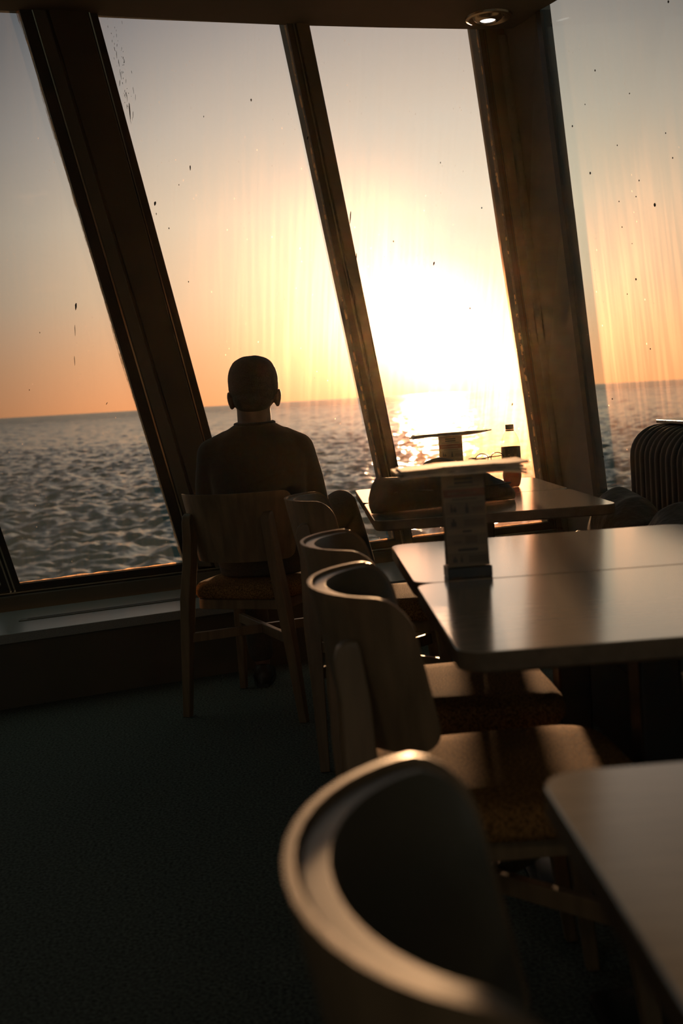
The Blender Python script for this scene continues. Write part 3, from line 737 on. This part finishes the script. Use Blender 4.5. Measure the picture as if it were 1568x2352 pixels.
def onlab(ax, z, da, dz):
    p = [];
    for a, zz in ((ax - da, z - dz), (ax + da, z - dz), (ax + da, z + dz), (ax - da, z + dz)): p.append((.0358 * math.sin(a), -.0358 * math.cos(a), zz))
    loft(bm, [p, [(x * .996, y * .996, z_) for x, y, z_ in p]])
for k in range(5): onlab(.20 + k * .055, .118, .010 if k % 2 else .018, .006)
onlab(.19, .1245, .0, .0003) if False else None
onlab(-.38, .122, .10, .002); onlab(-.22, .114, .07, .003); onlab(-.42, .139, .025, .0015); onlab(.13, .139, .025, .0015); onlab(.62, .140, .03, .008); onlab(-.85, .130, .03, .014)
obj('label_marks', bm, 'label_print', lab, smooth=False)

# soft bag, cap and glasses
bagm = thing('soft_bag', 'soft black bag lying across the table by the window', 'bag', (.44, 3.80, .75), math.radians(21))
bm = BM(); rings = []; nL = 30; n = 36
for k in range(nL + 1):
    u = k / nL; x = -.255 + .50 * u
    endl = min(1, (u / .10)) ** .5 if u < .10 else 1; endr = min(1, ((1 - u) / .26)) ** .42
    hgt = .055 * max(.03, endl) * max(.04, endr); wd = .098 * max(.05, endl) ** .8 * max(.06, endr) ** .35
    ring = []
    for i in range(n):
        a = 2 * PI * i / n; c, s = math.cos(a), math.sin(a)
        yv = wd * abs(c) ** .75 * (1 if c > 0 else -1); zv = hgt * (1 + abs(s) ** .7 * (1 if s > 0 else -1))
        q = Vector((x * 9, yv * 9, zv * 12)); d = noise.noise(q) * .010 + noise.noise(q * 2.7) * .004
        ring.append((x, yv * (1 + d * 3), max(.0015, zv + (d if zv > .01 else 0))))
    rings.append(ring)
loft(bm, rings); b_ = obj('bag_body', bm, 'bag_cloth', bagm, angle=2)
bm = BM(); tube(bm, [(-.22 + .42 * k / 20, -.097 + .006 * math.sin(k), .066 + .003 * math.sin(k * .7) - .025 * max(0, k / 20 - .7)) for k in range(21)], .003); obj('zip', bm, 'black_plastic', bagm)
cap = thing('hat', 'dark flat cap lying on top of the black bag', 'hat', (.455, 3.87, .872))
bm = BM(); rings = []
for k in range(10):
    t = k / 9; a = t * PI / 2
    rings.append([((.062 * math.cos(a) + .001) * math.cos(p) * (1.0) - .01, (.055 * math.cos(a) + .001) * math.sin(p), .002 + .030 * math.sin(a) * (1 + .1 * math.cos(p + 2))) for p in [2 * PI * i / 28 for i in range(28)]])
loft(bm, rings); obj('cap_crown', bm, 'bag_cloth', cap, angle=2)
bm = BM(); pts = [(.035 + .10 * math.cos(a) * .9, .055 * math.sin(a), 0) for a in [-PI / 2 + PI * k / 14 for k in range(15)]]
loft(bm, [[(x, y, .003 + .06 * max(0, .09 - x) * .3) for x, y, _ in pts], [(x, y, .0075 + .06 * max(0, .09 - x) * .3) for x, y, _ in pts]]); obj('cap_peak', bm, 'bag_cloth', cap, bevel=.001)
gs = thing('spectacles', 'pair of spectacles resting folded on the black bag', 'glasses', (.612, 3.885, .872), .3)
for s in (-1, 1):
    bm = BM(); tube(bm, [(s * .028 + .023 * math.cos(t), 0, .018 + .017 * math.sin(t)) for t in [2 * PI * k / 24 for k in range(25)]], .0017, 6); obj('lens_rim', bm, 'spectacle', gs)
    bm = BM(); bmr = [(s * .028 + .022 * math.cos(t), 0, .018 + .016 * math.sin(t)) for t in [2 * PI * k / 24 for k in range(24)]]
    loft(bm, [bmr, [(x, y + .0015, z) for x, y, z in bmr]]); obj('lens', bm, 'bottle_plastic', gs, smooth=False)
    bm = BM(); tube(bm, [(s * .052, 0, .022), (s * .053, .02, .022), (s * .045, .065, .018), (-s * .02, .072 + s * .004, .012)], .0017, 6); obj('temple_arm', bm, 'spectacle', gs)
bm = BM(); tube(bm, [(-.007, 0, .020), (0, -.002, .025), (.007, 0, .020)], .0016, 6); obj('bridge', bm, 'spectacle', gs)

# ------------------------------------------------------------------ the person
PX, PY = -.175, 4.36
per = thing('person', 'person in a dark long-sleeved top seen from behind, sitting and facing the sunset', 'person', (PX, PY, 0))
def torso(bm, rows, n=32):
    loft(bm, [[(cx + rx * abs(math.cos(a)) ** .85 * (1 if math.cos(a) > 0 else -1), cy + ry * math.sin(a), z) for a in [2 * PI * i / n for i in range(n)]] for cx, cy, z, rx, ry in rows])
KR = Vector((.303, .27, .700)); AR = Vector((.40, .635, .40)); KL = Vector((-.10, .39, .565)); AL = Vector((-.055, .32, .10))
bm = BM()
torso(bm, [(0, -.02, .52, .15, .10), (0, -.02, .70, .135, .10), (0, -.01, .88, .16, .105), (0, 0, .98, .165, .085), (0, .005, 1.03, .10, .065)])
limb(bm, [(0, .0, 1.0, .064), (0, .010, 1.06, .063), (0, .014, 1.12, .062)], 20)
ellipsoid(bm, (0, .015, 1.205), (.081, .098, .090), nu=32, nv=20)       # skull
ellipsoid(bm, (0, .045, 1.145), (.066, .078, .080), nu=28, nv=16)       # face
ellipsoid(bm, (.006, .015, 1.160), (.0815, .092, .066), nu=28, nv=16)
ellipsoid(bm, (0, .075, 1.092), (.042, .042, .028))                      # jaw and chin
ellipsoid(bm, (0, .125, 1.150), (.012, .018, .024)); ellipsoid(bm, (0, .129, 1.136), (.015, .011, .009))   # nose
ellipsoid(bm, (0, .110, 1.108), (.024, .012, .008))                      # mouth
for s in (-1, 1):
    ellipsoid(bm, (s * .030, .103, 1.185), (.020, .010, .007)); ellipsoid(bm, (s * .030, .106, 1.168), (.014, .012, .010))     # brow, eye
    ellipsoid(bm, (.006 + s * .0885, .006, 1.143), (.0105, .019, .034), rot=Matrix.Rotation(s * .16, 3, 'Y')); ellipsoid(bm, (.006 + s * .084, .006, 1.125), (.010, .012, .016))  # ears
    E = Vector((s * .203 + .006, .085, .715)); Hn = Vector((s * .085, .315, .665))
    limb(bm, [(s * .152 - .003, .0, .948, .045), (*E, .036)], 14); limb(bm, [(*E, .036), (*E.lerp(Hn, .5), .032), (*Hn, .023)], 14)
    # hand: palm, four unequal fingers with bent knuckles, thumb from the side
    fw = (Hn - E).normalized(); sd = Vector((-s, .12, 0)).normalized(); sd = (sd - fw * sd.dot(fw)).normalized(); dn = fw.cross(sd); dn = dn if dn.z < 0 else -dn
    for k in range(4): limb(bm, [(*(Hn), .018), (*(Hn + fw * .075 + sd * (-.027 + .018 * k)), .011)], 10)
    for k, ln in enumerate((.052, .066, .072, .064)):
        b0 = Hn + fw * .078 + sd * (-.027 + .018 * k); b1 = b0 + fw * ln * .5 + dn * .008; b2 = b1 + fw * ln * .28 + dn * .014; b3 = b2 + fw * ln * .2 + dn * .016
        limb(bm, [(*b0, .0092), (*b1, .0085), (*b2, .0078), (*b3, .0068)], 8)
    t0 = Hn + sd * .016 + fw * .02; t1 = t0 + sd * .026 + fw * .022 + dn * .006; t2 = t1 + sd * .010 + fw * .030 + dn * .006
    limb(bm, [(*t0, .014), (*t1, .0105), (*t2, .0085)], 8)
limb(bm, [(-.09, .0, .575, .07), (*KL, .048), (*KL.lerp(AL, .35), .045), (*AL, .033)], 14)
limb(bm, [(.09, .0, .575, .07), (*KR, .048), (*KR.lerp(AR, .35), .045), (*AR, .033)], 14)
limb(bm, [(*AL, .032), (AL.x, AL.y + .09, .045, .026), (AL.x, AL.y + .16, .035, .02)], 10)
limb(bm, [(*AR, .032), (AR.x + .01, AR.y + .08, .345, .026), (AR.x + .015, AR.y + .14, .335, .02)], 10)
body = obj('body', bm, 'skin', per); fuse(body, .0045, 5)
# hair: close-cropped cap over the skull down to the nape
bm = BM(); ellipsoid(bm, (.006, .010, 1.204), (.092, .105, .098), nu=48, nv=32)
for v in bm.verts:
    e_ = (v.co - Vector((.006, .010, 1.204))); e_ = Vector((e_.x / .0885, e_.y / .104, e_.z / .097)); m_ = max(abs(e_.x), abs(e_.z)); v.co += Vector((e_.x * .0885, 0, e_.z * .097)) * (.11 * min(abs(e_.x), abs(e_.z)))
    q = v.co * 60; v.co += (v.co - Vector((0, .01, 1.2))).normalized() * noise.noise(q) * .0012
dele = [v for v in bm.verts if v.co.z < 1.150 + max(0, (v.co.y - .01)) * .85 and not (v.co.y < -.02 and v.co.z > 1.10)]
bmesh.ops.delete(bm, geom=dele, context='VERTS')
hair = obj('hair', bm, 'hair', per, angle=2); hs = hair.modifiers.new('solid', 'SOLIDIFY'); hs.thickness = .010; hs.offset = -1
bm = BM(); ellipsoid(bm, (0, -.012, 1.15), (.074, .070, .062), nu=24, nv=16); obj('nape_hair', bm, 'hair', per)
# top
bm = BM()
torso(bm, [(0, -.005, .515, .172, .118), (0, -.01, .60, .168, .122), (0, -.008, .72, .160, .115), (0, -.008, .84, .180, .116), (0, -.003, .92, .195, .112), (0, 0, .975, .175, .100), (0, .002, 1.015, .140, .082), (0, .004, 1.04, .098, .072), (0, .008, 1.055, .074, .068)])
for s in (-1, 1):
    E = Vector((s * .203 + .006, .085, .715)); Hn = Vector((s * .085, .315, .665))
    limb(bm, [(s * .105, .0, .985, .050), (s * .158 - .004, .0, .950, .060), (s * .186, .03, .84, .054), (*E, .050)], 18); limb(bm, [(*E, .048), (*E.lerp(Hn, .55), .040), (*E.lerp(Hn, .88), .032)], 16)
random.seed(11)
for k in range(5): # cloth folds at the shoulder blades and waist
    a = random.uniform(-.12, .12); z = random.uniform(.6, .9); tube(bm, [(a - .06, -.122, z), (a, -.128, z + .015), (a + .06, -.121, z + .035)], .006)
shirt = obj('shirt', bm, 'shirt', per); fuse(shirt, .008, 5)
bm = BM(); tube(bm, [(.071 * math.cos(t), .008 + .067 * math.sin(t), 1.054 + .003 * math.sin(t)) for t in [2 * PI * k / 32 for k in range(33)]], .007, 8); obj('collar', bm, 'shirt', shirt)
# trousers
bm = BM()
torso(bm, [(0, 0, .499, .165, .12), (0, 0, .56, .178, .135), (0, -.005, .62, .172, .128)])
limb(bm, [(-.085, .02, .575, .080), (-.09, .20, .575, .078), (*KL, .066), (*KL.lerp(AL, .4), .060), (*KL.lerp(AL, .93), .050)], 18)
limb(bm, [(.085, .02, .580, .082), (.20, .15, .63, .080), (*KR, .067), (*KR.lerp(AR, .4), .062), (*KR.lerp(AR, .93), .050)], 18)
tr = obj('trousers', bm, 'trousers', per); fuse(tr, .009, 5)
for A, zf, dx in ((AL, .0, 0), (AR, .30, .02)):
    bm = BM(); rr = []
    for u, wd, ht in ((-.06, .022, .05), (-.045, .034, .085), (0, .037, .095), (.05, .040, .075), (.11, .046, .052), (.17, .044, .042), (.205, .028, .03)):
        rr.append([(A.x + dx * u * 5 + wd * math.cos(a), A.y + u, max(zf + .001, zf + ht / 2 + ht / 2 * math.sin(a))) for a in [2 * PI * i / 20 for i in range(20)]])
    loft(bm, rr); sh = obj('shoe', bm, 'shoe', per, angle=1.2)
    bm = BM(); loft(bm, [[(A.x + dx * u * 5 + wd, A.y + u, z) for u, wd in ((-.065, -.02), (0, -.038), (.11, -.047), (.19, -.04), (.21, 0), (.19, .04), (.11, .047), (0, .038), (-.065, .02))] for z in (zf + .0008, zf + .014)]); obj('sole', bm, 'rubber', sh)

# thin haze volume added to imitate warm lens bloom around the sun
bm = BM(); box(bm, -4.2, 1.15, -1.0, 4.45, .01, 2.66)
hz = obj('bloom_haze', bm, 'rubber', smooth=False); hz.data.materials.clear()
m = bpy.data.materials.new('haze'); m.use_nodes = True; nt = m.node_tree; nt.nodes.clear()
vsn = N('ShaderNodeVolumeScatter'); vsn.inputs['Density'].default_value = .00055; vsn.inputs['Anisotropy'].default_value = .92; vsn.inputs['Color'].default_value = (1, .66, .42, 1)
on = N('ShaderNodeOutputMaterial'); nt.links.new(vsn.outputs[0], on.inputs['Volume']); hz.data.materials.append(m)
tag(hz, 'thin warm haze volume added to imitate lens bloom around the sun', 'haze', kind='stuff')
